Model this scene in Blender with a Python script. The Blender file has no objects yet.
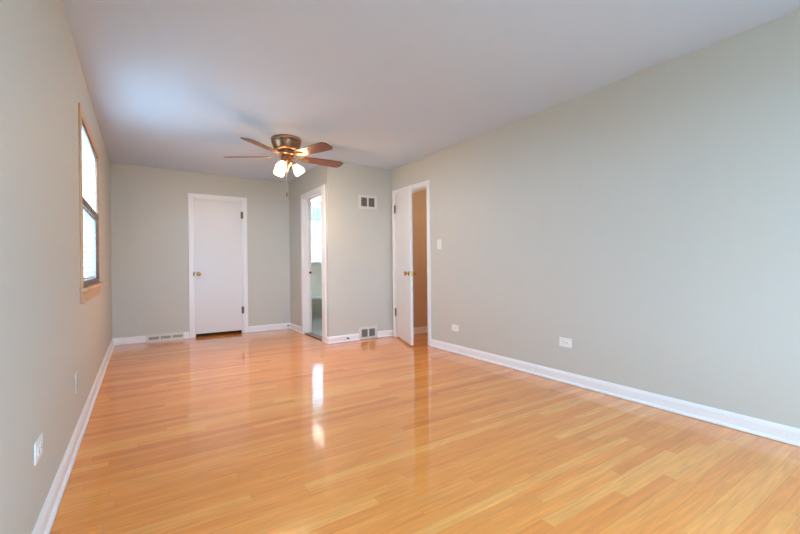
import bpy, bmesh, math, random
from mathutils import Vector, Matrix
random.seed(4)
scene = bpy.context.scene
COL = scene.collection
R = math.radians

# ------------------------------------------------------------------ room measures (metres)
LX, RX = -0.335, 3.087          # left and right wall faces
BY, FY = 6.530, -1.25           # far wall face, wall behind the camera
PX, PY = 2.076, 4.920           # faces of the bathroom block
H = 2.44
T = 0.115                       # wall thickness
TL = 0.075                      # left outer wall at its window

# ------------------------------------------------------------------ camera
F_PX, YAW, PITCH, ROLL, CH = 395.465, 0.5793, -0.004, -0.0094, 1.0353
fw = Vector((math.sin(YAW) * math.cos(PITCH), math.cos(YAW) * math.cos(PITCH), math.sin(PITCH)))
r0 = Vector((math.cos(YAW), -math.sin(YAW), 0))
u0 = r0.cross(fw)
rr = r0 * math.cos(ROLL) + u0 * math.sin(ROLL)
uu = -r0 * math.sin(ROLL) + u0 * math.cos(ROLL)
cam = bpy.data.cameras.new('camera')
cam.sensor_fit = 'HORIZONTAL'
cam.sensor_width = 36.0
cam.lens = F_PX * 36.0 / 800.0
cam.clip_start = 0.02
camo = bpy.data.objects.new('camera', cam)
M = Matrix((rr, uu, -fw)).transposed().to_4x4()
M.translation = Vector((0, 0, CH))
camo.matrix_world = M
COL.objects.link(camo)
scene.camera = camo

# ------------------------------------------------------------------ sky, window daylight, exposure
SKY = 16.5
BULB_W = 17.0
world = bpy.data.worlds.new('sky')
scene.world = world
world.use_nodes = True
wn = world.node_tree.nodes
bg = wn['Background']
bg.inputs['Color'].default_value = (0.43, 0.72, 1.0, 1)
bg.inputs['Strength'].default_value = SKY


def portal(name, loc, rot, sx, sy):
    l = bpy.data.lights.new(name, 'AREA')
    l.shape = 'RECTANGLE'
    l.size, l.size_y = sx, sy
    l.cycles.is_portal = True
    o = bpy.data.objects.new(name, l)
    o.location = loc
    o.rotation_euler = rot
    COL.objects.link(o)


RW = (0.10, 2.20, 0.45, 2.05)     # window behind the camera: x0, x1, z0, z1
LW = (3.375, 4.575, 0.905, 2.06)  # window in the left wall: y0, y1, z0, z1
BW = (2.95, 4.02, 1.13, 2.28)     # bathroom window: x0, x1, z0, z1
BFY = 8.20                        # bathroom far wall face
portal('daylight_rear', ((RW[0] + RW[1]) / 2, FY - T - 0.01, (RW[2] + RW[3]) / 2), (R(90), 0, 0), RW[1] - RW[0], RW[3] - RW[2])
portal('daylight_left', (LX - TL - 0.01, (LW[0] + LW[1]) / 2, (LW[2] + LW[3]) / 2), (R(90), 0, R(-90)), LW[1] - LW[0], LW[3] - LW[2])
portal('daylight_bathroom', ((BW[0] + BW[1]) / 2, BFY + T + 0.02, (BW[2] + BW[3]) / 2), (R(90), 0, R(180)), BW[1] - BW[0], BW[3] - BW[2])

scene.view_settings.view_transform = 'Standard'
scene.view_settings.look = 'None'
scene.view_settings.gamma = 1.0
scene.view_settings.use_curve_mapping = False
scene.view_settings.exposure = 0.62
cy = scene.cycles
cy.max_bounces = 14
cy.diffuse_bounces = 8
cy.glossy_bounces = 6
cy.transparent_max_bounces = 16
cy.sample_clamp_indirect = 6.0
cy.sample_clamp_direct = 3.0
cy.caustics_reflective = False
cy.caustics_refractive = False
cy.use_denoising = True


# ------------------------------------------------------------------ materials
def srgb(r, g, b):
    def f(c):
        c /= 255.0
        return c / 12.92 if c <= 0.04045 else ((c + 0.055) / 1.055) ** 2.4
    return (f(r), f(g), f(b), 1)


def mat(name, col, rough=0.5, metal=0.0, spec=0.5, bump=0.0, bscale=300, coat=0.0, emit=None, estr=0.0, var=0.0, vscale=3.0):
    m = bpy.data.materials.new(name)
    m.use_nodes = True
    nt = m.node_tree
    p = nt.nodes['Principled BSDF']
    p.inputs['Base Color'].default_value = col
    p.inputs['Roughness'].default_value = rough
    p.inputs['Metallic'].default_value = metal
    p.inputs['Specular IOR Level'].default_value = spec
    p.inputs['Coat Weight'].default_value = coat
    if emit:
        p.inputs['Emission Color'].default_value = emit
        p.inputs['Emission Strength'].default_value = estr
    if bump or var:
        tc = nt.nodes.new('ShaderNodeTexCoord')
        n = nt.nodes.new('ShaderNodeTexNoise')
        nt.links.new(tc.outputs['Object'], n.inputs['Vector'])
    if bump:
        n.inputs['Scale'].default_value = bscale
        n.inputs['Detail'].default_value = 3
        b = nt.nodes.new('ShaderNodeBump')
        b.inputs['Strength'].default_value = bump
        b.inputs['Distance'].default_value = 0.002
        nt.links.new(n.outputs['Fac'], b.inputs['Height'])
        nt.links.new(b.outputs['Normal'], p.inputs['Normal'])
    if var:
        n2 = nt.nodes.new('ShaderNodeTexNoise')
        n2.inputs['Scale'].default_value = vscale
        nt.links.new(tc.outputs['Object'], n2.inputs['Vector'])
        mx = nt.nodes.new('ShaderNodeMix')
        mx.data_type = 'RGBA'
        mx.inputs[6].default_value = tuple(c * (1 - var) for c in col[:3]) + (1,)
        mx.inputs[7].default_value = tuple(min(1, c * (1 + var)) for c in col[:3]) + (1,)
        nt.links.new(n2.outputs['Fac'], mx.inputs[0])
        nt.links.new(mx.outputs[2], p.inputs['Base Color'])
    return m


def wood(name, c0, c1, axis=0, rough=0.45, scale=14.0, coat=0.0):
    """grain running along one axis of the object"""
    m = bpy.data.materials.new(name)
    m.use_nodes = True
    nt = m.node_tree
    p = nt.nodes['Principled BSDF']
    p.inputs['Roughness'].default_value = rough
    p.inputs['Coat Weight'].default_value = coat
    tc = nt.nodes.new('ShaderNodeTexCoord')
    mp = nt.nodes.new('ShaderNodeMapping')
    s = [scale * 6] * 3
    s[axis] = scale * 0.35
    mp.inputs['Scale'].default_value = s
    n = nt.nodes.new('ShaderNodeTexNoise')
    n.inputs['Scale'].default_value = 1.0
    n.inputs['Detail'].default_value = 5
    n.inputs['Distortion'].default_value = 0.6
    cr = nt.nodes.new('ShaderNodeValToRGB')
    cr.color_ramp.elements[0].position = 0.3
    cr.color_ramp.elements[0].color = c0
    cr.color_ramp.elements[1].position = 0.7
    cr.color_ramp.elements[1].color = c1
    nt.links.new(tc.outputs['Object'], mp.inputs['Vector'])
    nt.links.new(mp.outputs['Vector'], n.inputs['Vector'])
    nt.links.new(n.outputs['Fac'], cr.inputs['Fac'])
    nt.links.new(cr.outputs['Color'], p.inputs['Base Color'])
    return m


def floor_material():
    m = bpy.data.materials.new('oak_strip_floor')
    m.use_nodes = True
    nt = m.node_tree
    N, L = nt.nodes, nt.links
    p = N['Principled BSDF']

    def math_(op, a, b=None, c=None):
        n = N.new('ShaderNodeMath')
        n.operation = op
        for i, v in enumerate((a, b, c)):
            if v is None:
                continue
            if hasattr(v, 'links') or hasattr(v, 'is_linked'):
                L.new(v, n.inputs[i])
            else:
                n.inputs[i].default_value = v
        return n.outputs[0]

    def white(v, w=None):
        n = N.new('ShaderNodeTexWhiteNoise')
        n.noise_dimensions = '2D'
        cb = N.new('ShaderNodeCombineXYZ')
        L.new(v, cb.inputs[0])
        if w is not None:
            if hasattr(w, 'is_linked'):
                L.new(w, cb.inputs[1])
            else:
                cb.inputs[1].default_value = w
        L.new(cb.outputs[0], n.inputs['Vector'])
        return n.outputs['Value']

    tc = N.new('ShaderNodeTexCoord')
    sp = N.new('ShaderNodeSeparateXYZ')
    L.new(tc.outputs['Object'], sp.inputs[0])
    x, y = sp.outputs[0], sp.outputs[1]
    W = 0.0572
    yr = math_('DIVIDE', y, W)
    row = math_('FLOOR', yr)
    fy = math_('FRACT', yr)
    off = white(row, 3.7)
    ln = math_('MULTIPLY_ADD', white(row, 9.1), 0.9, 0.7)      # board length of the row
    xr = math_('ADD', math_('DIVIDE', x, ln), math_('MULTIPLY', off, 7.0))
    brd = math_('FLOOR', xr)
    fx = math_('FRACT', xr)
    cell = white(row, brd)
    cell2 = white(math_('ADD', row, 31.5), brd)
    # board colours
    cr = N.new('ShaderNodeValToRGB')
    e = cr.color_ramp.elements
    e[0].position, e[0].color = 0.0, FLOOR_COLS[0]
    e[1].position, e[1].color = 1.0, FLOOR_COLS[4]
    for pos, c in zip((0.16, 0.5, 0.82), FLOOR_COLS[1:4]):
        k = e.new(pos)
        k.color = c
    L.new(cell, cr.inputs['Fac'])
    # grain
    cb = N.new('ShaderNodeCombineXYZ')
    L.new(math_('MULTIPLY_ADD', x, 3.0, math_('MULTIPLY', cell, 40.0)), cb.inputs[0])
    L.new(math_('MULTIPLY_ADD', y, 55.0, math_('MULTIPLY', cell2, 90.0)), cb.inputs[1])
    g = N.new('ShaderNodeTexNoise')
    g.inputs['Scale'].default_value = 1.0
    g.inputs['Detail'].default_value = 5
    g.inputs['Roughness'].default_value = 0.62
    g.inputs['Distortion'].default_value = 0.9
    L.new(cb.outputs[0], g.inputs['Vector'])
    gr = N.new('ShaderNodeMapRange')
    gr.inputs['From Min'].default_value = 0.3
    gr.inputs['From Max'].default_value = 0.72
    gr.inputs['To Min'].default_value = 0.81
    gr.inputs['To Max'].default_value = 1.12
    L.new(g.outputs['Fac'], gr.inputs['Value'])
    # seams
    ey = math_('MINIMUM', fy, math_('SUBTRACT', 1.0, fy))
    ex = math_('MULTIPLY', math_('MINIMUM', fx, math_('SUBTRACT', 1.0, fx)), math_('DIVIDE', ln, W))
    edge = math_('MINIMUM', ey, ex)
    sm = N.new('ShaderNodeMapRange')
    sm.inputs['From Min'].default_value = 0.0
    sm.inputs['From Max'].default_value = 0.03
    sm.inputs['To Min'].default_value = 0.76
    sm.inputs['To Max'].default_value = 1.0
    L.new(edge, sm.inputs['Value'])
    k = math_('MULTIPLY', gr.outputs[0], sm.outputs[0])
    mul = N.new('ShaderNodeMix')
    mul.data_type = 'RGBA'
    mul.blend_type = 'MULTIPLY'
    mul.inputs[0].default_value = 1.0
    L.new(cr.outputs['Color'], mul.inputs[6])
    cc = N.new('ShaderNodeCombineColor')
    for i in range(3):
        L.new(k, cc.inputs[i])
    L.new(cc.outputs[0], mul.inputs[7])
    L.new(mul.outputs[2], p.inputs['Base Color'])
    p.inputs['Roughness'].default_value = 0.42
    p.inputs['Specular IOR Level'].default_value = 0.2
    p.inputs['Coat Weight'].default_value = 1.0
    p.inputs['Coat Roughness'].default_value = 0.075
    p.inputs['Coat IOR'].default_value = 1.5
    # lacquer surface: tiny tilt from board to board and a little waviness
    w = N.new('ShaderNodeTexNoise')
    w.inputs['Scale'].default_value = 9.0
    w.inputs['Detail'].default_value = 2
    L.new(tc.outputs['Object'], w.inputs['Vector'])
    hgt = math_('ADD', math_('MULTIPLY', w.outputs['Fac'], 0.5), math_('MULTIPLY', fy, math_('MULTIPLY', cell2, 0.12)))
    hgt = math_('ADD', hgt, math_('MULTIPLY', sm.outputs[0], 0.15))
    b = N.new('ShaderNodeBump')
    b.inputs['Strength'].default_value = 0.16
    b.inputs['Distance'].default_value = 0.003
    L.new(hgt, b.inputs['Height'])
    L.new(b.outputs['Normal'], p.inputs['Normal'])
    L.new(b.outputs['Normal'], p.inputs['Coat Normal'])
    return m


FLOOR_COLS = [srgb(224, 132, 60), srgb(237, 145, 65), srgb(241, 151, 69), srgb(243, 157, 74), srgb(247, 170, 90)]
M_FLOOR = floor_material()
M_WALL = mat('greige_wall_paint', srgb(196, 195, 187), 0.6, bump=0.06, bscale=500)
M_HALL = mat('tan_wall_paint', srgb(203, 175, 145), 0.7, bump=0.06, bscale=500)
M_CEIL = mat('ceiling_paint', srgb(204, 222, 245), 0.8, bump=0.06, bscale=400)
M_TRIM = mat('white_trim_paint', srgb(234, 232, 233), 0.35)
M_DOOR = mat('white_door_paint', srgb(220, 218, 218), 0.38)
M_BATHWALL = mat('bathroom_paint', srgb(250, 243, 232), 0.5)
M_PLATE = mat('white_plastic', srgb(232, 232, 230), 0.35)
M_PLATEPAINT = mat('painted_over_plate', srgb(200, 194, 186), 0.5)
M_SLOT = mat('dark_slot', srgb(40, 38, 36), 0.6)
M_VENT = mat('vent_enamel', srgb(212, 209, 203), 0.4)
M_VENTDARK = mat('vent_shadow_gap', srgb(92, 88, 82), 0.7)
M_REG = mat('register_enamel', srgb(212, 205, 196), 0.4)
M_BRASS = mat('brass', srgb(190, 150, 80), 0.25, metal=1.0)
M_HINGE = mat('dark_hinge_bronze', srgb(110, 96, 84), 0.4, metal=0.7)
M_BRONZE = mat('antique_bronze', srgb(150, 116, 94), 0.36, metal=1.0)
M_BLADE = wood('walnut_blade', srgb(84, 42, 24), srgb(126, 70, 42), 0, 0.4, 10, 0.2)
M_PINE = wood('pine_casing', srgb(196, 150, 108), srgb(216, 174, 132), 2, 0.45)
M_PINEH = wood('pine_casing_level', srgb(196, 150, 108), srgb(216, 174, 132), 1, 0.45)
M_SASH = wood('brown_sash', srgb(100, 70, 56), srgb(128, 92, 74), 1, 0.45)
M_ALU = mat('white_aluminium', srgb(225, 228, 232), 0.35)
M_BLIND = None
M_TILE = None
M_TUB = mat('tub_enamel', srgb(226, 228, 222), 0.2)
M_APRON = mat('tub_apron_enamel', srgb(190, 188, 176), 0.3)
M_CHROME = mat('chrome', srgb(200, 205, 205), 0.15, metal=1.0)
M_LAWN = mat('lawn', srgb(160, 164, 156), 0.9, var=0.25, vscale=4)
M_LEAF = mat('hedge_leaf', srgb(110, 165, 90), 0.8, var=0.3, vscale=8)
M_THRESH = mat('threshold_wood', srgb(120, 74, 44), 0.4)
M_TUBE = mat('fluorescent_tube', (1, 1, 1, 1), 0.5, emit=(1.0, 0.93, 0.82, 1), estr=8.0)
M_SHADE = mat('frosted_glass_shade', (1, 0.92, 0.8, 1), 0.4, emit=(1.0, 0.66, 0.38, 1), estr=20.0)
M_DOME = mat('added_dome_glow', (1, 0.9, 0.75, 1), 0.4, emit=(1.0, 0.84, 0.63, 1), estr=34.0)  # glow of the added hall lamp, itself unseen


def tile_material():
    m = bpy.data.materials.new('bathroom_tile')
    m.use_nodes = True
    nt = m.node_tree
    p = nt.nodes['Principled BSDF']
    tc = nt.nodes.new('ShaderNodeTexCoord')
    b = nt.nodes.new('ShaderNodeTexBrick')
    b.offset = 0
    b.inputs['Scale'].default_value = 1.0
    b.inputs['Brick Width'].default_value = 0.3
    b.inputs['Row Height'].default_value = 0.3
    b.inputs['Mortar Size'].default_value = 0.004
    b.inputs['Color1'].default_value = srgb(182, 177, 168)
    b.inputs['Color2'].default_value = srgb(174, 170, 161)
    b.inputs['Mortar'].default_value = srgb(160, 162, 160)
    nt.links.new(tc.outputs['Object'], b.inputs['Vector'])
    nt.links.new(b.outputs['Color'], p.inputs['Base Color'])
    p.inputs['Roughness'].default_value = 0.3
    return m


def glass_material():
    m = bpy.data.materials.new('window_glass')
    m.use_nodes = True
    nt = m.node_tree
    nt.nodes.clear()
    out = nt.nodes.new('ShaderNodeOutputMaterial')
    tr = nt.nodes.new('ShaderNodeBsdfTransparent')
    gl = nt.nodes.new('ShaderNodeBsdfGlossy')
    gl.inputs['Roughness'].default_value = 0.02
    mx = nt.nodes.new('ShaderNodeMixShader')
    mx.inputs[0].default_value = 0.06
    nt.links.new(tr.outputs[0], mx.inputs[1])
    nt.links.new(gl.outputs[0], mx.inputs[2])
    nt.links.new(mx.outputs[0], out.inputs[0])
    return m


def sheer_material(name, k, col=(0.86, 0.89, 0.89, 1)):
    m = bpy.data.materials.new(name)
    m.use_nodes = True
    nt = m.node_tree
    nt.nodes.clear()
    out = nt.nodes.new('ShaderNodeOutputMaterial')
    tl = nt.nodes.new('ShaderNodeBsdfTranslucent')
    tl.inputs['Color'].default_value = col
    df = nt.nodes.new('ShaderNodeBsdfDiffuse')
    df.inputs['Color'].default_value = col
    mx = nt.nodes.new('ShaderNodeMixShader')
    mx.inputs[0].default_value = k
    nt.links.new(tl.outputs[0], mx.inputs[1])
    nt.links.new(df.outputs[0], mx.inputs[2])
    nt.links.new(mx.outputs[0], out.inputs[0])
    return m


M_TILE = tile_material()
M_GLASS = glass_material()


def screen_material():
    m = bpy.data.materials.new('added_dim_screen')
    m.use_nodes = True
    nt = m.node_tree
    nt.nodes.clear()
    out = nt.nodes.new('ShaderNodeOutputMaterial')
    tr = nt.nodes.new('ShaderNodeBsdfTransparent')
    df = nt.nodes.new('ShaderNodeBsdfDiffuse')
    df.inputs['Color'].default_value = (0.10, 0.10, 0.10, 1)
    mx = nt.nodes.new('ShaderNodeMixShader')
    mx.inputs[0].default_value = 0.44
    nt.links.new(tr.outputs[0], mx.inputs[1])
    nt.links.new(df.outputs[0], mx.inputs[2])
    nt.links.new(mx.outputs[0], out.inputs[0])
    return m


M_SCREEN = screen_material()
M_SHEER = sheer_material('sheer_curtain', 0.66)
M_VALANCE = sheer_material('pale_green_valance', 0.94, (0.66, 0.80, 0.70, 1))
M_BLIND = sheer_material('translucent_slat', 0.45, (0.93, 0.94, 0.94, 1))


# ------------------------------------------------------------------ mesh helpers
class MB:
    def __init__(self):
        self.bm = bmesh.new()

    def box(self, x0, x1, y0, y1, z0, z1, bev=0.0, mtx=None):
        b = bmesh.new()
        vs = [b.verts.new((x, y, z)) for x in (x0, x1) for y in (y0, y1) for z in (z0, z1)]
        for f in ((0, 1, 3, 2), (4, 6, 7, 5), (0, 4, 5, 1), (2, 3, 7, 6), (0, 2, 6, 4), (1, 5, 7, 3)):
            b.faces.new([vs[i] for i in f])
        bmesh.ops.recalc_face_normals(b, faces=b.faces)
        if bev:
            bmesh.ops.bevel(b, geom=b.edges[:], offset=bev, segments=2, profile=0.5, affect='EDGES')
        self._join(b, mtx)
        return self

    def _join(self, b, mtx=None):
        if mtx is not None:
            bmesh.ops.transform(b, matrix=mtx, verts=b.verts)
        me = bpy.data.meshes.new('tmp')
        b.to_mesh(me)
        b.free()
        self.bm.from_mesh(me)
        bpy.data.meshes.remove(me)

    def lathe(self, prof, n=32, mtx=None, close=True):
        """prof: list of (radius, z)"""
        b = bmesh.new()
        rings = []
        for r, z in prof:
            if r < 1e-6:
                rings.append([b.verts.new((0, 0, z))])
            else:
                rings.append([b.verts.new((r * math.cos(2 * math.pi * i / n), r * math.sin(2 * math.pi * i / n), z)) for i in range(n)])
        for A, B in zip(rings, rings[1:]):
            for i in range(n):
                j = (i + 1) % n
                if len(A) == 1 and len(B) == 1:
                    continue
                if len(A) == 1:
                    b.faces.new((A[0], B[i], B[j]))
                elif len(B) == 1:
                    b.faces.new((A[i], A[j], B[0]))
                else:
                    b.faces.new((A[i], A[j], B[j], B[i]))
        bmesh.ops.recalc_face_normals(b, faces=b.faces)
        self._join(b, mtx)
        return self

    def prism(self, poly, z0, z1, mtx=None, bev=0.0):
        b = bmesh.new()
        lo = [b.verts.new((x, y, z0)) for x, y in poly]
        hi = [b.verts.new((x, y, z1)) for x, y in poly]
        n = len(poly)
        b.faces.new(lo)
        b.faces.new(hi)
        for i in range(n):
            b.faces.new((lo[i], lo[(i + 1) % n], hi[(i + 1) % n], hi[i]))
        bmesh.ops.recalc_face_normals(b, faces=b.faces)
        if bev:
            bmesh.ops.bevel(b, geom=b.edges[:], offset=bev, segments=2, profile=0.5, affect='EDGES')
        self._join(b, mtx)
        return self

    def tube(self, pts, r, n=10):
        b = bmesh.new()
        rings = []
        for i, p in enumerate(pts):
            p = Vector(p)
            d = (Vector(pts[min(i + 1, len(pts) - 1)]) - Vector(pts[max(i - 1, 0)])).normalized()
            a = d.cross(Vector((0, 0, 1)))
            if a.length < 1e-3:
                a = d.cross(Vector((1, 0, 0)))
            a.normalize()
            c = d.cross(a)
            rings.append([b.verts.new(p + (a * math.cos(t) + c * math.sin(t)) * r) for t in (2 * math.pi * k / n for k in range(n))])
        for A, B in zip(rings, rings[1:]):
            for i in range(n):
                b.faces.new((A[i], A[(i + 1) % n], B[(i + 1) % n], B[i]))
        b.faces.new(rings[0])
        b.faces.new(rings[-1])
        bmesh.ops.recalc_face_normals(b, faces=b.faces)
        self._join(b)
        return self

    def build(self, name, m, parent=None, smooth=False):
        me = bpy.data.meshes.new(name)
        self.bm.to_mesh(me)
        self.bm.free()
        me.materials.append(m)
        if smooth:
            for f in me.polygons:
                f.use_smooth = True
            try:
                me.set_sharp_from_angle(angle=R(38))
            except Exception:
                pass
        o = bpy.data.objects.new(name, me)
        COL.objects.link(o)
        if parent is not None:
            o.parent = parent
        return o


def tag(o, label, cat, group=None, kind=None):
    o['label'] = label
    o['category'] = cat
    if group:
        o['group'] = group
    if kind:
        o['kind'] = kind
    return o


def empty(name, loc=(0, 0, 0), rz=0.0):
    o = bpy.data.objects.new(name, None)
    o.location = loc
    o.rotation_euler = (0, 0, rz)
    o.empty_display_size = 0.1
    COL.objects.link(o)
    return o


def copy_tree(o, parent=None):
    c = o.copy()
    COL.objects.link(c)
    if parent is not None:
        c.parent = parent
    for ch in list(o.children):
        copy_tree(ch, c)
    return c


def struct(o, label, cat):
    return tag(o, label, cat, kind='structure')


# ------------------------------------------------------------------ room shell
HX1 = 4.60       # end of the hall
HY0 = 3.00       # near end of the hall
BX1 = 4.10       # bathroom right wall

# floor of the room and of the hall (one continuous strip floor)
f = MB()
f.prism([(LX - TL, FY - T), (HX1 + T, FY - T), (HX1 + T, PY + 0.05), (PX + 0.03, PY + 0.05), (PX + 0.03, BY + 1.0), (LX - TL, BY + 1.0)], -0.1, 0.0)
struct(f.build('floor', M_FLOOR), 'glossy honey oak strip floor across the empty room', 'floor')

f = MB().box(PX + T - 0.015, BX1 + T, PY + T, BFY + T, -0.05, 0.012)
struct(f.build('floor_bathroom', M_TILE), 'pale grey tile floor inside the bathroom', 'floor')

c = MB().box(LX - TL, HX1 + T, FY - T, BFY + T, H, H + 0.12)
struct(c.build('ceiling', M_CEIL), 'smooth white ceiling above the room', 'ceiling')


def wall_x(name, x0, x1, y0, y1, holes, m, label):
    """wall slab between x0 and x1, running along y, holes = (y0, y1, z0, z1)"""
    b = MB()
    cur = y0
    for (a, e, z0, z1) in sorted(holes):
        b.box(x0, x1, cur, a, -0.05, H)
        if z0 > 0:
            b.box(x0, x1, a, e, -0.05, z0)
        b.box(x0, x1, a, e, z1, H)
        cur = e
    b.box(x0, x1, cur, y1, -0.05, H)
    return struct(b.build(name, m), label, 'wall')


def wall_y(name, y0, y1, x0, x1, holes, m, label):
    b = MB()
    cur = x0
    for (a, e, z0, z1) in sorted(holes):
        b.box(cur, a, y0, y1, -0.05, H)
        if z0 > 0:
            b.box(a, e, y0, y1, -0.05, z0)
        b.box(a, e, y0, y1, z1, H)
        cur = e
    b.box(cur, x1, y0, y1, -0.05, H)
    return struct(b.build(name, m), label, 'wall')


D1 = (0.640, 1.340, 2.062)     # closed door: x0, x1, head height
D2 = (5.105, 5.870, 2.070)     # bathroom doorway: y0, y1, head
D3 = (4.060, 4.830, 2.062)     # ajar door: y0, y1, head

wall_x('wall_left', LX - TL, LX, FY - T, BY + T, [LW], M_WALL, 'left wall painted greige with one wood framed window')
wall_y('wall_back', BY, BY + T, LX, PX, [(D1[0], D1[1], 0, D1[2])], M_WALL, 'far greige wall with the closed white door')
wall_x('wall_bathroom_side', PX, PX + T, PY, BFY, [(D2[0], D2[1], 0, D2[2])], M_WALL, 'side of the bathroom block with the narrow open doorway')
wall_y('wall_bathroom_front', PY, PY + T, PX + T, RX + T, [], M_WALL, 'greige wall panel holding two white vents')
wall_x('wall_right', RX, RX + T, FY - T, PY, [(D3[0], D3[1], 0, D3[2])], M_WALL, 'long bare greige wall on the right')
wall_y('wall_rear', FY - T, FY, LX, RX, [RW], M_WALL, 'wall behind the viewer with a wide window')
wall_y('wall_hall_far', PY - 0.03, PY + T, RX + T, HX1, [], M_HALL, 'tan hall wall seen past the ajar door')
wall_x('wall_hall_right', HX1, HX1 + T, HY0 - T, PY + T, [], M_HALL, 'tan end wall of the hall')
wall_y('wall_hall_near', HY0 - T, HY0, RX + T, HX1, [], M_HALL, 'tan near wall of the hall')
wall_y('wall_bathroom_far', BFY, BFY + T, PX, BX1 + T, [BW], M_BATHWALL, 'pale bathroom wall around the curtained window')
wall_x('wall_bathroom_right', BX1, BX1 + T, PY + T, BFY, [], M_BATHWALL, 'pale right wall of the bathroom')
wall_x('wall_bathroom_left', PX + T, PX + T + 0.006, D2[1] + 0.08, BFY, [], M_BATHWALL, 'pale left wall of the bathroom')
# closet box added behind the closed door, keeps the gap below it dark
cl = MB()
cl.box(0.3, 0.4, BY + T, BY + 0.9, 0, H).box(1.6, 1.7, BY + T, BY + 0.9, 0, H).box(0.3, 1.7, BY + 0.8, BY + 0.9, 0, H)
struct(cl.build('wall_closet', M_WALL), 'unseen closet walls added behind the closed door to keep its gap dark', 'wall')


# ------------------------------------------------------------------ baseboards
BPROF = [(0, 0), (0.026, 0), (0.0255, 0.008), (0.023, 0.014), (0.018, 0.018), (0.0135, 0.0195), (0.0135, 0.068), (0.0115, 0.072), (0.011, 0.078), (0.0075, 0.084), (0.004, 0.092), (0, 0.093)]


def baseboard(name, runs, label):
    """runs: (start xy, end xy, normal xy, cut at start, cut at end); cut 1 = inside mitre, -1 = outside mitre, 0 = square"""
    b = MB()
    for (p0, p1, nrm, c0, c1) in runs:
        bm = bmesh.new()
        p0, p1, nrm = Vector(p0), Vector(p1), Vector(nrm)
        d = (p1 - p0).normalized()
        A, B = [], []
        for (t, z) in BPROF:
            q0 = p0 + nrm * t + d * (t * c0)
            q1 = p1 + nrm * t - d * (t * c1)
            A.append(bm.verts.new((q0.x, q0.y, z + 0.003)))
            B.append(bm.verts.new((q1.x, q1.y, z + 0.003)))
        n = len(A)
        for i in range(n):
            bm.faces.new((A[i], A[(i + 1) % n], B[(i + 1) % n], B[i]))
        bm.faces.new(A)
        bm.faces.new(B)
        bmesh.ops.recalc_face_normals(bm, faces=bm.faces)
        b._join(bm)
    return struct(b.build(name, M_TRIM), label, 'baseboard')


baseboard('baseboard_left', [((LX, FY), (LX, BY), (1, 0), 1, 1)], 'white baseboard along the left wall')
baseboard('baseboard_back', [((LX, BY), (0.05, BY), (0, -1), 1, 0), ((0.51, BY), (0.578, BY), (0, -1), 0, 0), ((1.402, BY), (PX, BY), (0, -1), 0, 1)],
          'white baseboard along the far wall')
baseboard('baseboard_bathroom_side', [((PX, BY), (PX, 5.932), (-1, 0), 1, 0), ((PX, 4.976), (PX, PY), (-1, 0), 0, -1)],
          'white baseboard beside the bathroom doorway')
baseboard('baseboard_bathroom_front', [((PX, PY), (2.524, PY), (0, -1), -1, 0), ((2.818, PY), (RX, PY), (0, -1), 0, 1)],
          'white baseboard either side of the floor level vent')
baseboard('baseboard_right', [((RX, 3.998), (RX, FY), (-1, 0), 0, 1)], 'white baseboard along the right wall')
baseboard('baseboard_rear', [((LX, FY), (RX, FY), (0, 1), 1, 1)], 'white baseboard on the wall behind the viewer')
baseboard('baseboard_hall', [((RX + T, PY - 0.03), (HX1, PY - 0.03), (0, -1), 0, 1)], 'white baseboard in the hall past the ajar door')


# ------------------------------------------------------------------ doors
def frame_y(root, x0, x1, hd, y, out, depth, cw=0.06):
    """casing + jamb for an opening in a wall along x; out = -1 means the room lies at smaller y"""
    a, b = y, y + out * 0.017
    lo, hi = min(a, b), max(a, b)
    m = MB()
    m.box(x0 - cw, x0, lo, hi, 0, hd + cw, 0.004).box(x1, x1 + cw, lo, hi, 0, hd + cw, 0.004).box(x0 - 0.001, x1 + 0.001, lo, hi, hd, hd + cw, 0.004)
    m.build('casing', M_TRIM, root)
    lo, hi = min(y, y - out * depth), max(y, y - out * depth)
    j = MB().box(x0, x0 + 0.016, lo, hi, 0, hd).box(x1 - 0.016, x1, lo, hi, 0, hd).box(x0 + 0.016, x1 - 0.016, lo, hi, hd - 0.016, hd)
    j.build('jamb', M_TRIM, root)


def frame_x(root, y0, y1, hd, x, out, depth, cw=0.06, near=0.06):
    a, b = x, x + out * 0.017
    lo, hi = min(a, b), max(a, b)
    m = MB()
    m.box(lo, hi, y0 - near, y0, 0, hd + cw, 0.004).box(lo, hi, y1, y1 + cw, 0, hd + cw, 0.004).box(lo, hi, y0 - 0.001, y1 + 0.001, hd, hd + cw, 0.004)
    m.build('casing', M_TRIM, root)
    lo, hi = min(x, x - out * depth), max(x, x - out * depth)
    j = MB().box(lo, hi, y0, y0 + 0.016, 0, hd).box(lo, hi, y1 - 0.016, y1, 0, hd).box(lo, hi, y0 + 0.016, y1 - 0.016, hd - 0.016, hd)
    j.build('jamb', M_TRIM, root)


KNOB = [(0, 0), (0.030, 0), (0.030, 0.004), (0.026, 0.008), (0.012, 0.010), (0.011, 0.028), (0.018, 0.034), (0.026, 0.042), (0.0275, 0.050), (0.024, 0.058), (0.014, 0.063), (0, 0.064)]


def knob(parent, loc, direction):
    q = Vector((0, 0, 1)).rotation_difference(Vector(direction)).to_matrix().to_4x4()
    q.translation = Vector(loc)
    return MB().lathe(KNOB, 24, q).build('knob', M_BRASS, parent, True)


def hinge(parent, p, mtx=None):
    """two leaves and a knuckle standing upright at p"""
    x, y, z = p
    m = MB()
    m.tube([(x, y, z - 0.05), (x, y, z + 0.05)], 0.007, 10)
    m.lathe([(0, -0.062), (0.005, -0.058), (0.008, -0.05), (0.008, 0.05), (0.005, 0.058), (0, 0.062)], 10, Matrix.Translation((x, y, z)))
    return m


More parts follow.
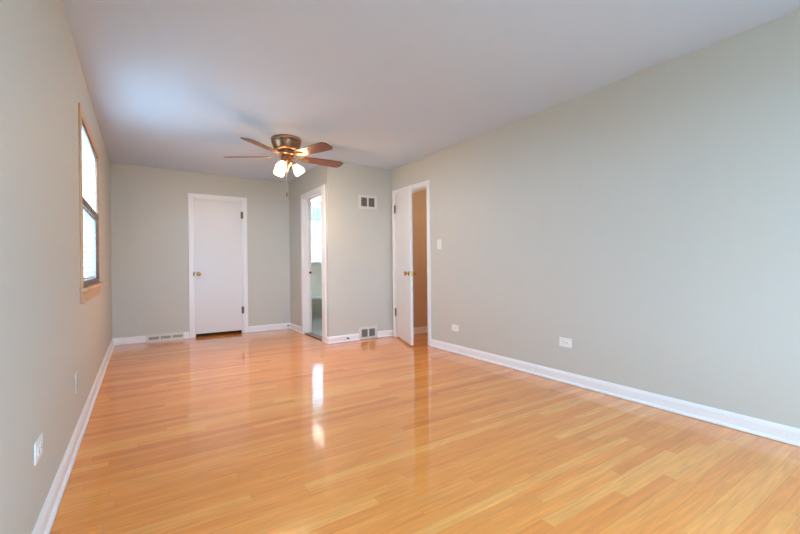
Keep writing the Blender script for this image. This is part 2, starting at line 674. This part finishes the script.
# closed door in the far wall
d1 = struct(empty('door_1', ((D1[0] + D1[1]) / 2, BY, 0)), 'closed flat white door in the far wall', 'door')
cx1 = (D1[0] + D1[1]) / 2
hw = (D1[1] - D1[0]) / 2
frame_y(d1, -hw, hw, D1[2], 0, -1, T)
MB().box(-hw + 0.018, hw - 0.018, 0.003, 0.038, 0.048, D1[2] - 0.019, 0.002).build('door_slab', M_DOOR, d1)
MB().box(-hw + 0.016, -hw + 0.03, 0.040, 0.052, 0, D1[2] - 0.016).box(hw - 0.03, hw - 0.016, 0.040, 0.052, 0, D1[2] - 0.016).box(-hw + 0.03, hw - 0.03, 0.040, 0.052, D1[2] - 0.03, D1[2] - 0.016).build('door_stop', M_TRIM, d1)
kb = knob(d1, (-hw + 0.068, 0.003, 0.937), (0, -1, 0))
MB().box(-hw - 0.004, -hw + 0.0145, -0.0185, -0.016, 0.905, 0.968, 0.0008).build('latch_plate', M_HINGE, d1)
for z in (1.842, 0.362):
    m = hinge(d1, (hw - 0.016, -0.007, z))
    m.box(hw - 0.016, hw + 0.001, -0.0195, -0.0165, z - 0.05, z + 0.05).box(hw - 0.034, hw - 0.016, -0.001, 0.003, z - 0.05, z + 0.05)
    m.build('hinge', M_HINGE, d1, True)

# bathroom doorway (its door is folded away inside)
d2 = struct(empty('door_2', (PX, (D2[0] + D2[1]) / 2, 0)), 'narrow white framed doorway open to the bathroom', 'doorway')
hw2 = (D2[1] - D2[0]) / 2
frame_x(d2, -hw2, hw2, D2[2], 0, -1, T + 0.004, near=0.125)  # near casing widened in white to stand in for the lit wall strip
MB().box(0.062, 0.10, hw2 - 0.028, hw2 - 0.016, 0.014, D2[2] - 0.016).box(0.062, 0.10, -hw2 + 0.016, -hw2 + 0.028, 0.014, D2[2] - 0.016).box(0.062, 0.10, -hw2 + 0.028, hw2 - 0.028, D2[2] - 0.028, D2[2] - 0.016).build('door_stop', M_TRIM, d2)
q = Matrix.Translation((0.094, hw2 - 0.028, 0.938)) @ Matrix.Rotation(R(90), 4, 'X')
MB().lathe([(0, 0), (0.030, 0), (0.030, 0.003), (0.022, 0.005), (0, 0.005)], 20, q).build('strike_plate', M_PLATE, d2, True)
q = Matrix.Translation((0.094, hw2 - 0.0325, 0.938)) @ Matrix.Rotation(R(90), 4, 'X')
MB().lathe([(0, 0), (0.019, 0), (0.019, 0.004), (0.013, 0.008), (0, 0.009)], 20, q).build('latch_bolt', M_SLOT, d2, True)
MB().box(0.0, T, -hw2 + 0.016, hw2 - 0.016, 0.001, 0.016, 0.004).build('threshold', M_THRESH, d2)

# door ajar in the right wall
d3 = struct(empty('door_3', (RX, (D3[0] + D3[1]) / 2, 0)), 'flat white door standing ajar beside the tan hall', 'door')
hw3 = (D3[1] - D3[0]) / 2
frame_x(d3, -hw3, hw3, D3[2], 0, -1, T)
MB().box(0.040, 0.052, hw3 - 0.03, hw3 - 0.016, 0, D3[2] - 0.016).box(0.040, 0.052, -hw3 + 0.016, -hw3 + 0.03, 0, D3[2] - 0.016).box(0.040, 0.052, -hw3 + 0.03, hw3 - 0.03, D3[2] - 0.03, D3[2] - 0.016).build('door_stop', M_TRIM, d3)
AJ = 19.0
piv = Matrix.Translation((-0.008, hw3 - 0.022, 0)) @ Matrix.Rotation(R(-AJ), 4, 'Z')
sl = MB().box(0.004, 0.039, -0.732, 0.0, 0.022, D3[2] - 0.019, 0.002).build('door_slab', M_DOOR, d3)
sl.matrix_local = piv
k1 = knob(sl, (0.004, -0.672, 0.932), (-1, 0, 0))
k2 = knob(sl, (0.039, -0.672, 0.932), (1, 0, 0))
MB().box(0.010, 0.033, -0.7335, -0.731, 0.905, 0.960).build('latch_plate', M_BRASS, sl)
for z in (1.842, 0.362):
    m = hinge(d3, (-0.022, hw3 - 0.016, z))
    m.box(-0.0195, -0.0165, hw3 - 0.016, hw3 + 0.006, z - 0.05, z + 0.05)
    m.build('hinge', M_HINGE, d3, True)

# ------------------------------------------------------------------ window in the left wall
w1 = struct(empty('window_1', (LX, (LW[0] + LW[1]) / 2, 0)), 'tall wood framed sash window in the left wall', 'window')
hy = (LW[1] - LW[0]) / 2
z0, z1 = LW[2], LW[3]
cw = 0.062
cas = MB()
cas.box(0, 0.012, -hy - cw, -hy, z0, z1 + cw, 0.003).box(0, 0.012, hy, hy + cw, z0, z1 + cw, 0.003)
cas.build('casing', M_PINE, w1)
MB().box(0, 0.012, -hy, hy, z1, z1 + cw, 0.003).build('head_casing', M_PINEH, w1)
jm = MB().box(-TL, -0.013, -hy, -hy + 0.018, z0, z1).box(-TL, -0.013, hy - 0.018, hy, z0, z1).box(-TL, -0.013, -hy + 0.018, hy - 0.018, z1 - 0.018, z1)
jm.build('jamb', M_TRIM, w1)
MB().box(-TL, 0.045, -hy - cw - 0.03, hy + cw + 0.03, z0 - 0.022, z0, 0.005).build('stool', M_PINEH, w1)
MB().box(0, 0.017, -hy - cw, hy + cw, z0 - 0.10, z0 - 0.022, 0.003).build('apron', M_PINEH, w1)
zm = 1.50
ih = hy


def sash(name, xa, xb, za, zb, bot, top):
    s = MB()
    st = 0.022
    s.box(xa, xb, -ih, -ih + st, za, zb, 0.003).box(xa, xb, ih - st, ih, za, zb, 0.003)
    s.box(xa, xb, -ih + st, ih - st, za, za + bot, 0.003).box(xa, xb, -ih + st, ih - st, zb - top, zb, 0.003)
    o = s.build(name, M_SASH, w1)
    MB().box(-0.006, -0.003, -ih + st, ih - st, za + bot, zb - top).build('pane', M_GLASS, o)
    return o


sash('lower_sash', -0.012, 0.009, z0 + 0.001, zm + 0.012, 0.04, 0.036)
sash('upper_sash', -0.012, 0.006, zm + 0.013, z1, 0.016, 0.03)
MB().box(0.009, 0.016, -0.03, 0.03, zm - 0.02, zm - 0.002, 0.002).build('sash_lock', M_BRASS, w1)

# half screen added outside the blind to darken the gaps between slats
MB().box(-0.0665, -0.0655, -ih + 0.03, ih - 0.03, z0 + 0.03, zm).build('added_dim_screen', M_SCREEN, w1)
sf = MB().box(-0.070, -0.062, -ih + 0.018, -ih + 0.03, z0, zm + 0.012).box(-0.070, -0.062, ih - 0.03, ih - 0.018, z0, zm + 0.012)
sf.box(-0.070, -0.062, -ih + 0.03, ih - 0.03, z0, z0 + 0.03).box(-0.070, -0.062, -ih + 0.03, ih - 0.03, zm, zm + 0.012)
sf.build('added_screen_frame', M_ALU, w1)

# blind hung just behind the panes
wb = tag(empty('window_blind', (LX - 0.034, (LW[0] + LW[1]) / 2, 0)), 'white slatted blind behind the lower pane of the left wall window', 'blind')
ib = ih - 0.030
MB().box(-0.020, 0.020, -ib, ib, zm - 0.030, zm + 0.008, 0.002).build('head_rail', M_ALU, wb)
sl = MB()
nz = 12
for i in range(nz):
    z = z0 + 0.085 + 0.041 * i
    mt = Matrix.Translation((0, 0, z)) @ Matrix.Rotation(R(-40), 4, 'Y')
    sl.box(-0.0235, 0.0235, -ib, ib, -0.0006, 0.0006, mtx=mt)
sl.build('slats', M_BLIND, wb)
MB().box(-0.012, 0.012, -ib, ib, z0 + 0.043, z0 + 0.062, 0.003).build('bottom_rail', M_ALU, wb)
for y in (-ib * 0.62, ib * 0.62):
    MB().tube([(0.0, y, z0 + 0.05), (0.0, y, zm - 0.02)], 0.0012, 6).build('ladder_cord', M_ALU, wb)

# window behind the viewer: the big source of daylight
w2 = struct(empty('window_2', ((RW[0] + RW[1]) / 2, FY, 0)), 'wide window behind the viewer', 'window')
rx = (RW[1] - RW[0]) / 2
a = MB()
a.box(-rx - cw, -rx, 0, 0.018, RW[2] - cw, RW[3] + cw, 0.003).box(rx, rx + cw, 0, 0.018, RW[2] - cw, RW[3] + cw, 0.003)
a.box(-rx, rx, 0, 0.018, RW[3], RW[3] + cw, 0.003).box(-rx, rx, 0, 0.018, RW[2] - cw, RW[2], 0.003)
a.build('casing', M_PINE, w2)
for (u0_, u1_) in ((-rx, -rx / 3), (-rx / 3, rx / 3), (rx / 3, rx)):
    s = MB().box(u0_, u0_ + 0.04, -0.08, -0.04, RW[2], RW[3]).box(u1_ - 0.04, u1_, -0.08, -0.04, RW[2], RW[3])
    s.box(u0_ + 0.04, u1_ - 0.04, -0.08, -0.04, RW[2], RW[2] + 0.04).box(u0_ + 0.04, u1_ - 0.04, -0.08, -0.04, RW[3] - 0.04, RW[3])
    so = s.build('sash', M_PINE, w2)
    MB().box(u0_ + 0.04, u1_ - 0.04, -0.062, -0.058, RW[2] + 0.04, RW[3] - 0.04).build('pane', M_GLASS, so)

# ------------------------------------------------------------------ bathroom
w3 = struct(empty('window_3', ((BW[0] + BW[1]) / 2, BFY, 0)), 'bright bathroom window seen through the narrow doorway', 'window')
bx = (BW[1] - BW[0]) / 2
a = MB()
a.box(-bx - 0.05, -bx, -0.015, 0, BW[2], BW[3] + 0.05, 0.003).box(bx, bx + 0.05, -0.015, 0, BW[2], BW[3] + 0.05, 0.003).box(-bx, bx, -0.015, 0, BW[3], BW[3] + 0.05, 0.003)
a.build('casing', M_TRIM, w3)
MB().box(-bx - 0.07, bx + 0.07, -0.05, T, BW[2] - 0.025, BW[2], 0.004).build('sill', M_TRIM, w3)
s = MB().box(-bx, -bx + 0.04, 0.05, 0.09, BW[2], BW[3]).box(bx - 0.04, bx, 0.05, 0.09, BW[2], BW[3]).box(-bx + 0.04, bx - 0.04, 0.05, 0.09, BW[2], BW[2] + 0.04).box(-bx + 0.04, bx - 0.04, 0.05, 0.09, BW[3] - 0.04, BW[3])
s.box(-bx + 0.04, bx - 0.04, 0.05, 0.09, 1.69, 1.73)
so = s.build('sash', M_TRIM, w3)
MB().box(-bx + 0.04, bx - 0.04, 0.068, 0.072, BW[2] + 0.04, 1.69).build('pane', M_GLASS, so)
MB().box(-bx + 0.04, bx - 0.04, 0.068, 0.072, 1.73, BW[3] - 0.04).build('pane', M_GLASS, so)

# cafe curtain on its rod
cr = tag(empty('cafe_curtain', ((BW[0] + BW[1]) / 2, BFY - 0.045, 0)), 'white sheer curtain on a rod over the bathroom window', 'curtain')
MB().tube([(-bx - 0.06, 0, 1.985), (bx + 0.06, 0, 1.985)], 0.012, 12).build('rod', M_CHROME, cr)
for sx in (-bx - 0.05, bx + 0.05):
    MB().box(sx - 0.008, sx + 0.008, 0.0, 0.03, 1.972, 1.998).build('bracket', M_CHROME, cr)
bm = bmesh.new()
rows = []
n = 120
for j in range(9):
    z = 1.972 - (1.972 - 1.12) * j / 8
    rows.append([bm.verts.new((-bx - 0.03 + (2 * bx + 0.06) * i / n, 0.016 * math.sin(i * 0.62 + 0.3 * math.sin(i * 0.17)) * (0.7 + 0.04 * j), z)) for i in range(n + 1)])
for A, B in zip(rows, rows[1:]):
    for i in range(n):
        bm.faces.new((A[i], A[i + 1], B[i + 1], B[i]))
cm = MB()
cm._join(bm)
co = cm.build('curtain_panel', M_SHEER, cr, True)

vb = bmesh.new()
v0 = [vb.verts.new((-bx - 0.05 + (2 * bx + 0.1) * i / 90, -0.022 + 0.010 * math.sin(i * 0.8), 2.30)) for i in range(91)]
v1 = [vb.verts.new((-bx - 0.05 + (2 * bx + 0.1) * i / 90, -0.022 + 0.014 * math.sin(i * 0.8), 2.005)) for i in range(91)]
for i in range(90):
    vb.faces.new((v0[i], v0[i + 1], v1[i + 1], v1[i]))
vm = MB()
vm._join(vb)
vm.build('valance', M_VALANCE, cr, True)
# bathtub
tb = tag(empty('bathtub', (2.98, 7.80, 0.012)), 'white bathtub under the curtained bathroom window', 'bathtub')
tx, ty, tz = 0.775, 0.385, 0.40
bm = bmesh.new()


def ring(bm_, hx_, hy_, z_, r_, n_=6):
    out = []
    for (sx_, sy_, a0) in ((1, 1, 0), (-1, 1, 90), (-1, -1, 180), (1, -1, 270)):
        for k in range(n_ + 1):
            t_ = R(a0 + 90 * k / n_)
            out.append(bm_.verts.new((sx_ * (hx_ - r_) + r_ * math.cos(t_), sy_ * (hy_ - r_) + r_ * math.sin(t_), z_)))
    return out


rs = [ring(bm, tx, ty, tz - 0.035, 0.02), ring(bm, tx, ty, tz - 0.008, 0.02), ring(bm, tx - 0.008, ty - 0.008, tz, 0.02), ring(bm, tx - 0.06, ty - 0.06, tz, 0.10), ring(bm, tx - 0.075, ty - 0.07, tz - 0.012, 0.11),
      ring(bm, tx - 0.13, ty - 0.11, 0.10, 0.12), ring(bm, tx - 0.18, ty - 0.15, 0.06, 0.12)]
for A, B in zip(rs, rs[1:]):
    for i in range(len(A)):
        j = (i + 1) % len(A)
        bm.faces.new((A[i], A[j], B[j], B[i]))
bm.faces.new(rs[-1])
bmesh.ops.recalc_face_normals(bm, faces=bm.faces)
bb = MB()
bb._join(bm)
bb.build('basin', M_TUB, tb, True)
MB().box(-tx + 0.006, tx - 0.006, -ty + 0.006, -ty + 0.03, 0, tz - 0.033, 0.004).box(-tx + 0.006, tx - 0.006, -ty, -ty + 0.02, 0.05, 0.30, 0.008).build('apron_panel', M_APRON, tb)
MB().box(-tx + 0.006, tx - 0.006, ty - 0.03, ty - 0.006, 0, tz - 0.033).box(-tx + 0.006, -tx + 0.03, -ty + 0.03, ty - 0.03, 0, tz - 0.033).box(tx - 0.03, tx - 0.006, -ty + 0.03, ty - 0.03, 0, tz - 0.033).build('side_panel', M_APRON, tb)

# tube light on the bathroom ceiling
bl = tag(empty('ceiling_light', (2.99, 7.55, H)), 'bright twin tube ceiling light inside the bathroom', 'ceiling light')
MB().box(-0.12, 0.12, -0.60, 0.60, -0.035, 0, 0.004).build('tray', M_TRIM, bl)
for x in (-0.085, 0.085):
    MB().tube([(x, -0.56, -0.055), (x, 0.56, -0.055)], 0.014, 14).build('tube', M_TUBE, bl, True)
    for y in (-0.57, 0.57):
        MB().box(x - 0.015, x + 0.015, y - 0.012, y + 0.012, -0.090, -0.033, 0.002).build('tube_holder', M_TRIM, bl)

# dome lamp added out of view to brighten the hall
hl = tag(empty('ceiling_light', (3.95, 3.75, H)), 'unseen warm dome lamp added on the hall ceiling to brighten the hall', 'ceiling light')
MB().lathe([(0, 0), (0.15, 0), (0.15, -0.02), (0.14, -0.025), (0, -0.025)], 32).build('base', M_BRASS, hl, True)
MB().lathe([(0.138, -0.025), (0.134, -0.05), (0.11, -0.08), (0.06, -0.10), (0, -0.106)], 32).build('shade', M_DOME, hl, True)

# ------------------------------------------------------------------ ceiling fan
FX, FYY = 1.351, 4.33
ZB = 2.246
VIEW = math.atan2(FX, FYY)
fan = tag(empty('ceiling_fan', (FX, FYY, H)), 'bronze ceiling fan with five walnut blades and lit lamps', 'ceiling fan')


def dz(z):
    return z - H


MB().lathe([(0, 0), (0.158, 0), (0.163, -0.006), (0.163, -0.026), (0.156, -0.032), (0.154, -0.038), (0.159, -0.045), (0.157, -0.056), (0.146, -0.082), (0.137, -0.108), (0.128, -0.124), (0.120, -0.130), (0, -0.130)], 48).build('motor_housing', M_BRONZE, fan, True)
MB().lathe([(0, -0.129), (0.078, -0.129), (0.088, -0.140), (0.088, -0.172), (0.074, -0.186), (0.054, -0.192), (0, -0.192)], 40).build('flywheel', M_BRONZE, fan, True)
zb = dz(ZB)


def blade_poly():
    side = [(0.185, 0.050), (0.205, 0.060), (0.32, 0.068), (0.47, 0.075), (0.62, 0.079), (0.640, 0.077), (0.676, 0.048)]
    pts = [(x, -w) for x, w in side] + [(x, w) for x, w in reversed(side)]
    return pts


for k in range(5):
    az = VIEW + R(-2.0) + R(72 * k)            # azimuth from +y towards +x
    ang = R(90) - az
    rot = Matrix.Rotation(ang, 4, 'Z')
    pit = Matrix.Translation((0, 0, zb)) @ Matrix.Rotation(R(-13), 4, 'X')
    bo = MB().prism(blade_poly(), -0.003, 0.003, bev=0.0015).build('blade', M_BLADE, fan)
    bo.matrix_local = rot @ pit
    arm = MB()
    arm.prism([(0.060, -0.018), (0.120, -0.010), (0.165, -0.020), (0.20, -0.040), (0.235, -0.036), (0.262, -0.010), (0.262, 0.010), (0.235, 0.036), (0.20, 0.040), (0.165, 0.020), (0.120, 0.010), (0.060, 0.018)], -0.009, -0.0032, bev=0.001)
    for (sx, sy) in ((0.205, -0.024), (0.205, 0.024), (0.245, 0.0)):
        arm.lathe([(0, -0.013), (0.004, -0.012), (0.006, -0.009), (0.006, -0.008)], 10, Matrix.Translation((sx, sy, 0)))
    arm.build('blade_arm', M_BRASS, bo, True)
# light kit
MB().lathe([(0, -0.190), (0.054, -0.191), (0.060, -0.202), (0.060, -0.240), (0.068, -0.252), (0.064, -0.275), (0.044, -0.296), (0.032, -0.310), (0.026, -0.332), (0.016, -0.348), (0.011, -0.368), (0.007, -0.377), (0, -0.379)], 36).build('switch_housing', M_BRONZE, fan, True)
SH = [(0.016, 0.0), (0.024, 0.004), (0.030, 0.016), (0.040, 0.034), (0.052, 0.060), (0.057, 0.080), (0.056, 0.098), (0.052, 0.108), (0.048, 0.108), (0.052, 0.096), (0.053, 0.080), (0.048, 0.061), (0.036, 0.035), (0.026, 0.017), (0.016, 0.008)]
for da in (84, -36, -156):
    az = VIEW + R(da)
    dirh = Vector((math.sin(az), math.cos(az), 0))
    tilt = R(36)
    ax = (dirh * math.sin(tilt) + Vector((0, 0, -math.cos(tilt)))).normalized()
    base = Vector((0, 0, -0.266)) + dirh * 0.078
    arm = MB().tube([Vector((0, 0, -0.262)) + dirh * 0.03, Vector((0, 0, -0.258)) + dirh * 0.062, base, base + ax * 0.012], 0.012, 12)
    qm = Vector((0, 0, 1)).rotation_difference(ax).to_matrix().to_4x4()
    qm.translation = base
    arm.lathe([(0, 0.0), (0.020, 0.0), (0.023, 0.006), (0.023, 0.022), (0, 0.022)], 20, qm)
    ao = arm.build('lamp_arm', M_BRASS, fan, True)
    q2 = Vector((0, 0, 1)).rotation_difference(ax).to_matrix().to_4x4()
    q2 = q2 @ Matrix.Scale(1.06, 4)
    q2.translation = base + ax * 0.014
    so = MB().lathe(SH, 28, q2).build('lamp_shade', M_SHADE, fan, True)
    bulb = bpy.data.lights.new('bulb', 'POINT')
    bulb.energy = BULB_W
    bulb.color = (1.0, 0.70, 0.43)
    bulb.shadow_soft_size = 0.03
    bo_ = bpy.data.objects.new('bulb', bulb)
    bo_.location = base + ax * 0.100
    bo_.parent = fan
    COL.objects.link(bo_)
# pull chain
pc = MB()
px_, py_ = 0.0, 0.0
for i in range(34):
    z = -0.380 - i * 0.0062
    pc.lathe([(0, -0.0026), (0.0019, -0.0013), (0.0022, 0), (0.0019, 0.0013), (0, 0.0026)], 8, Matrix.Translation((px_, py_, z)))
pc.tube([(px_, py_, -0.374), (px_, py_, -0.590)], 0.0010, 6)
pco = pc.build('pull_chain', M_PLATE, fan, True)
MB().lathe([(0, -0.585), (0.004, -0.587), (0.006, -0.597), (0.0085, -0.617), (0.0075, -0.629), (0.004, -0.635), (0, -0.636)], 14).build('fob', M_BRONZE, pco, True)

# ------------------------------------------------------------------ vents


def vent(name, x0, x1, z0_, z1_, label, nlou):
    root = tag(empty(name, ((x0 + x1) / 2, PY, z0_)), label, 'vent', 'white double grille wall vents')
    w, h = (x1 - x0) / 2, z1_ - z0_
    b = 0.042 * (w / 0.148)
    mid = 0.013
    fr = MB()
    fr.box(-w, -w + b, -0.012, 0, 0, h, 0.003).box(w - b, w, -0.012, 0, 0, h, 0.003)
    fr.box(-w + b - 0.001, w - b + 0.001, -0.012, 0, 0, b * 0.82, 0.003).box(-w + b - 0.001, w - b + 0.001, -0.012, 0, h - b * 0.82, h, 0.003)
    fr.box(-mid, mid, -0.011, 0, b * 0.8, h - b * 0.8, 0.002)
    fr.build('frame', M_VENT, root)
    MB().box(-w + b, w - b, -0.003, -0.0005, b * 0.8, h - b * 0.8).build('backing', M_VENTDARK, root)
    for (a, e) in ((-w + b, -mid), (mid, w - b)):
        g = MB()
        for i in range(nlou):
            z = b * 0.82 + (h - 1.64 * b) * (i + 0.5) / nlou
            mt = Matrix.Translation(((a + e) / 2, -0.007, z)) @ Matrix.Rotation(R(40), 4, 'X')
            g.box(-(e - a) / 2, (e - a) / 2, -0.004, 0.004, -0.0006, 0.0006, mtx=mt)
        nb = 4
        for i in range(1, nb):
            x = a + (e - a) * i / nb
            g.box(x - 0.0012, x + 0.0012, -0.0095, -0.0035, b * 0.82, h - b * 0.82)
        g.build('louvers', M_VENTGRILLE, root)
    for x in (-w + b * 0.5, w - b * 0.5):
        MB().lathe([(0, -0.0145), (0.0035, -0.0138), (0.0045, -0.012), (0.0045, -0.010)], 10, Matrix.Translation((x, 0, h / 2)) @ Matrix.Rotation(R(-90), 4, 'X') @ Matrix.Scale(-1, 4, (0, 0, 1)) @ Matrix.Translation((0, 0, 0))).build('screw', M_VENT, root)
    return root


M_VENTGRILLE = mat('vent_grille_enamel', srgb(150, 146, 138), 0.5)
vent('wall_vent', 2.535, 2.830, 1.835, 2.028, 'white double grille vent high on the wall near the ajar door', 9)
vent('wall_vent', 2.524, 2.818, 0.004, 0.178, 'white double grille vent at floor level set into the baseboard', 8)

# baseboard register on the far wall
rg = tag(empty('baseboard_register', (0.28, BY, 0)), 'low metal heat register at the foot of the far wall', 'register')
hwR = 0.228
prof = [(0, 0.001), (-0.055, 0.001), (-0.055, 0.018), (-0.022, 0.094), (-0.016, 0.104), (0, 0.104)]
bm = bmesh.new()
A = [bm.verts.new((-hwR, y, z)) for y, z in prof]
B = [bm.verts.new((hwR, y, z)) for y, z in prof]
n = len(prof)
for i in range(n):
    bm.faces.new((A[i], A[(i + 1) % n], B[(i + 1) % n], B[i]))
bm.faces.new(A)
bm.faces.new(B)
bmesh.ops.recalc_face_normals(bm, faces=bm.faces)
bb = MB()
bb._join(bm)
bb.build('hood', M_REG, rg)
sl_ang = math.atan2(0.033, 0.076)
for gx in (-0.142, 0.0, 0.142):
    g = MB()
    for i in range(12):
        x = gx - 0.055 + 0.11 * i / 11
        mt = Matrix.Translation((x, -0.0405, 0.053)) @ Matrix.Rotation(-sl_ang, 4, 'X')
        g.box(-0.0032, 0.0032, -0.001, 0.001, -0.019, 0.019, mtx=mt)
    g.build('grille', M_VENTDARK, rg)
MB().box(0.205, 0.216, -0.050, -0.038, 0.050, 0.062, 0.002).build('damper_lever', M_VENTDARK, rg)

# ------------------------------------------------------------------ outlets and switch


def plate(name, loc, rz, w, h, kind, label, cat, group=None, m=None):
    """plate standing in its local xz plane, facing local -y"""
    root = tag(empty(name, loc, rz), label, cat, group)
    m = m or M_PLATE
    MB().box(-w / 2, w / 2, -0.006, 0, -h / 2, h / 2, 0.0025).build('cover_plate', m, root)
    if kind == 'switch':
        MB().box(-0.006, 0.006, -0.008, -0.005, -0.013, 0.013, 0.001).build('switch_surround', m, root)
        MB().box(-0.004, 0.004, -0.017, -0.006, 0.0, 0.009, 0.001).build('toggle', m, root)
        for z in (-0.03, 0.03):
            MB().box(-0.003, 0.003, -0.0068, -0.0055, z - 0.003, z + 0.003, 0.0006).build('screw', M_VENTDARK, root)
    else:
        flat = w > h
        for s in (-0.0195, 0.0195):
            cx_, cz_ = (s, 0) if flat else (0, s)
            rw, rh = (0.0145, 0.017) if flat else (0.017, 0.0145)
            rc = MB().box(cx_ - rw, cx_ + rw, -0.0085, -0.005, cz_ - rh, cz_ + rh, 0.002).build('receptacle', m, root)
            g = MB()
            for d in (-0.0065, 0.0065):
                if flat:
                    g.box(cx_ - 0.002, cx_ + 0.006, -0.0089, -0.008, cz_ + d - 0.001, cz_ + d + 0.001)
                else:
                    g.box(cx_ + d - 0.001, cx_ + d + 0.001, -0.0089, -0.008, cz_ - 0.002, cz_ + 0.006)
            if flat:
                g.box(cx_ - 0.010, cx_ - 0.006, -0.0089, -0.008, cz_ - 0.002, cz_ + 0.002)
            else:
                g.box(cx_ - 0.002, cx_ + 0.002, -0.0089, -0.008, cz_ - 0.010, cz_ - 0.006)
            g.build('slots', M_SLOT, rc)
        MB().box(-0.0025, 0.0025, -0.0068, -0.0055, -0.0025, 0.0025, 0.0006).build('screw', M_VENTDARK, root)
    return root


# facing -x (right wall): local -y -> -x  => rotate by -90
plate('light_switch', (RX, 3.822, 1.293), R(-90), 0.074, 0.118, 'switch', 'white toggle light switch on the wall beside the ajar door', 'light switch')
plate('wall_outlet', (RX, 3.540, 0.293), R(-90), 0.116, 0.074, 'outlet', 'white outlet low on the right wall nearer the ajar door', 'outlet', 'outlets around the room')
plate('wall_outlet', (RX, 2.094, 0.351), R(-90), 0.120, 0.078, 'outlet', 'white sideways outlet midway along the bare right wall', 'outlet', 'outlets around the room')
plate('wall_outlet', (LX, 2.000, 0.356), R(90), 0.122, 0.080, 'outlet', 'white outlet low on the left wall nearest the viewer', 'outlet', 'outlets around the room')
plate('wall_outlet', (LX, 3.035, 0.356), R(90), 0.074, 0.118, 'outlet', 'painted over outlet on the left wall below the window', 'outlet', 'outlets around the room', M_PLATEPAINT)


# door stops screwed to the baseboards
def doorstop(loc, label):
    root = tag(empty('door_stop', loc), label, 'door stop', 'door stops on the baseboards')
    q = Matrix.Rotation(R(90), 4, 'X')
    MB().lathe([(0, 0), (0.013, 0), (0.013, 0.003), (0.006, 0.006), (0.005, 0.030), (0, 0.030)], 16, q).build('stem', M_HINGE, root, True)
    MB().lathe([(0, 0.030), (0.007, 0.030), (0.008, 0.034), (0.008, 0.042), (0.006, 0.046), (0, 0.047)], 16, q).build('rubber_tip', M_SLOT, root, True)


doorstop((2.03, BY - 0.0135, 0.055), 'small dark door stop on the baseboard in the far corner')
doorstop((2.345, PY - 0.0135, 0.050), 'small dark door stop on the baseboard left of the floor vent')

# ------------------------------------------------------------------ outdoors, seen through the left window
g = MB().box(-30, LX - TL - 0.05, -30, 40, -0.45, -0.40).box(LX - TL - 0.05, 30, -30, FY - T - 0.05, -0.45, -0.40).box(LX - TL - 0.05, 30, BFY + T + 0.05, 40, -0.45, -0.40)
struct(g.build('ground', M_LAWN), 'pale ground outside the windows', 'ground')
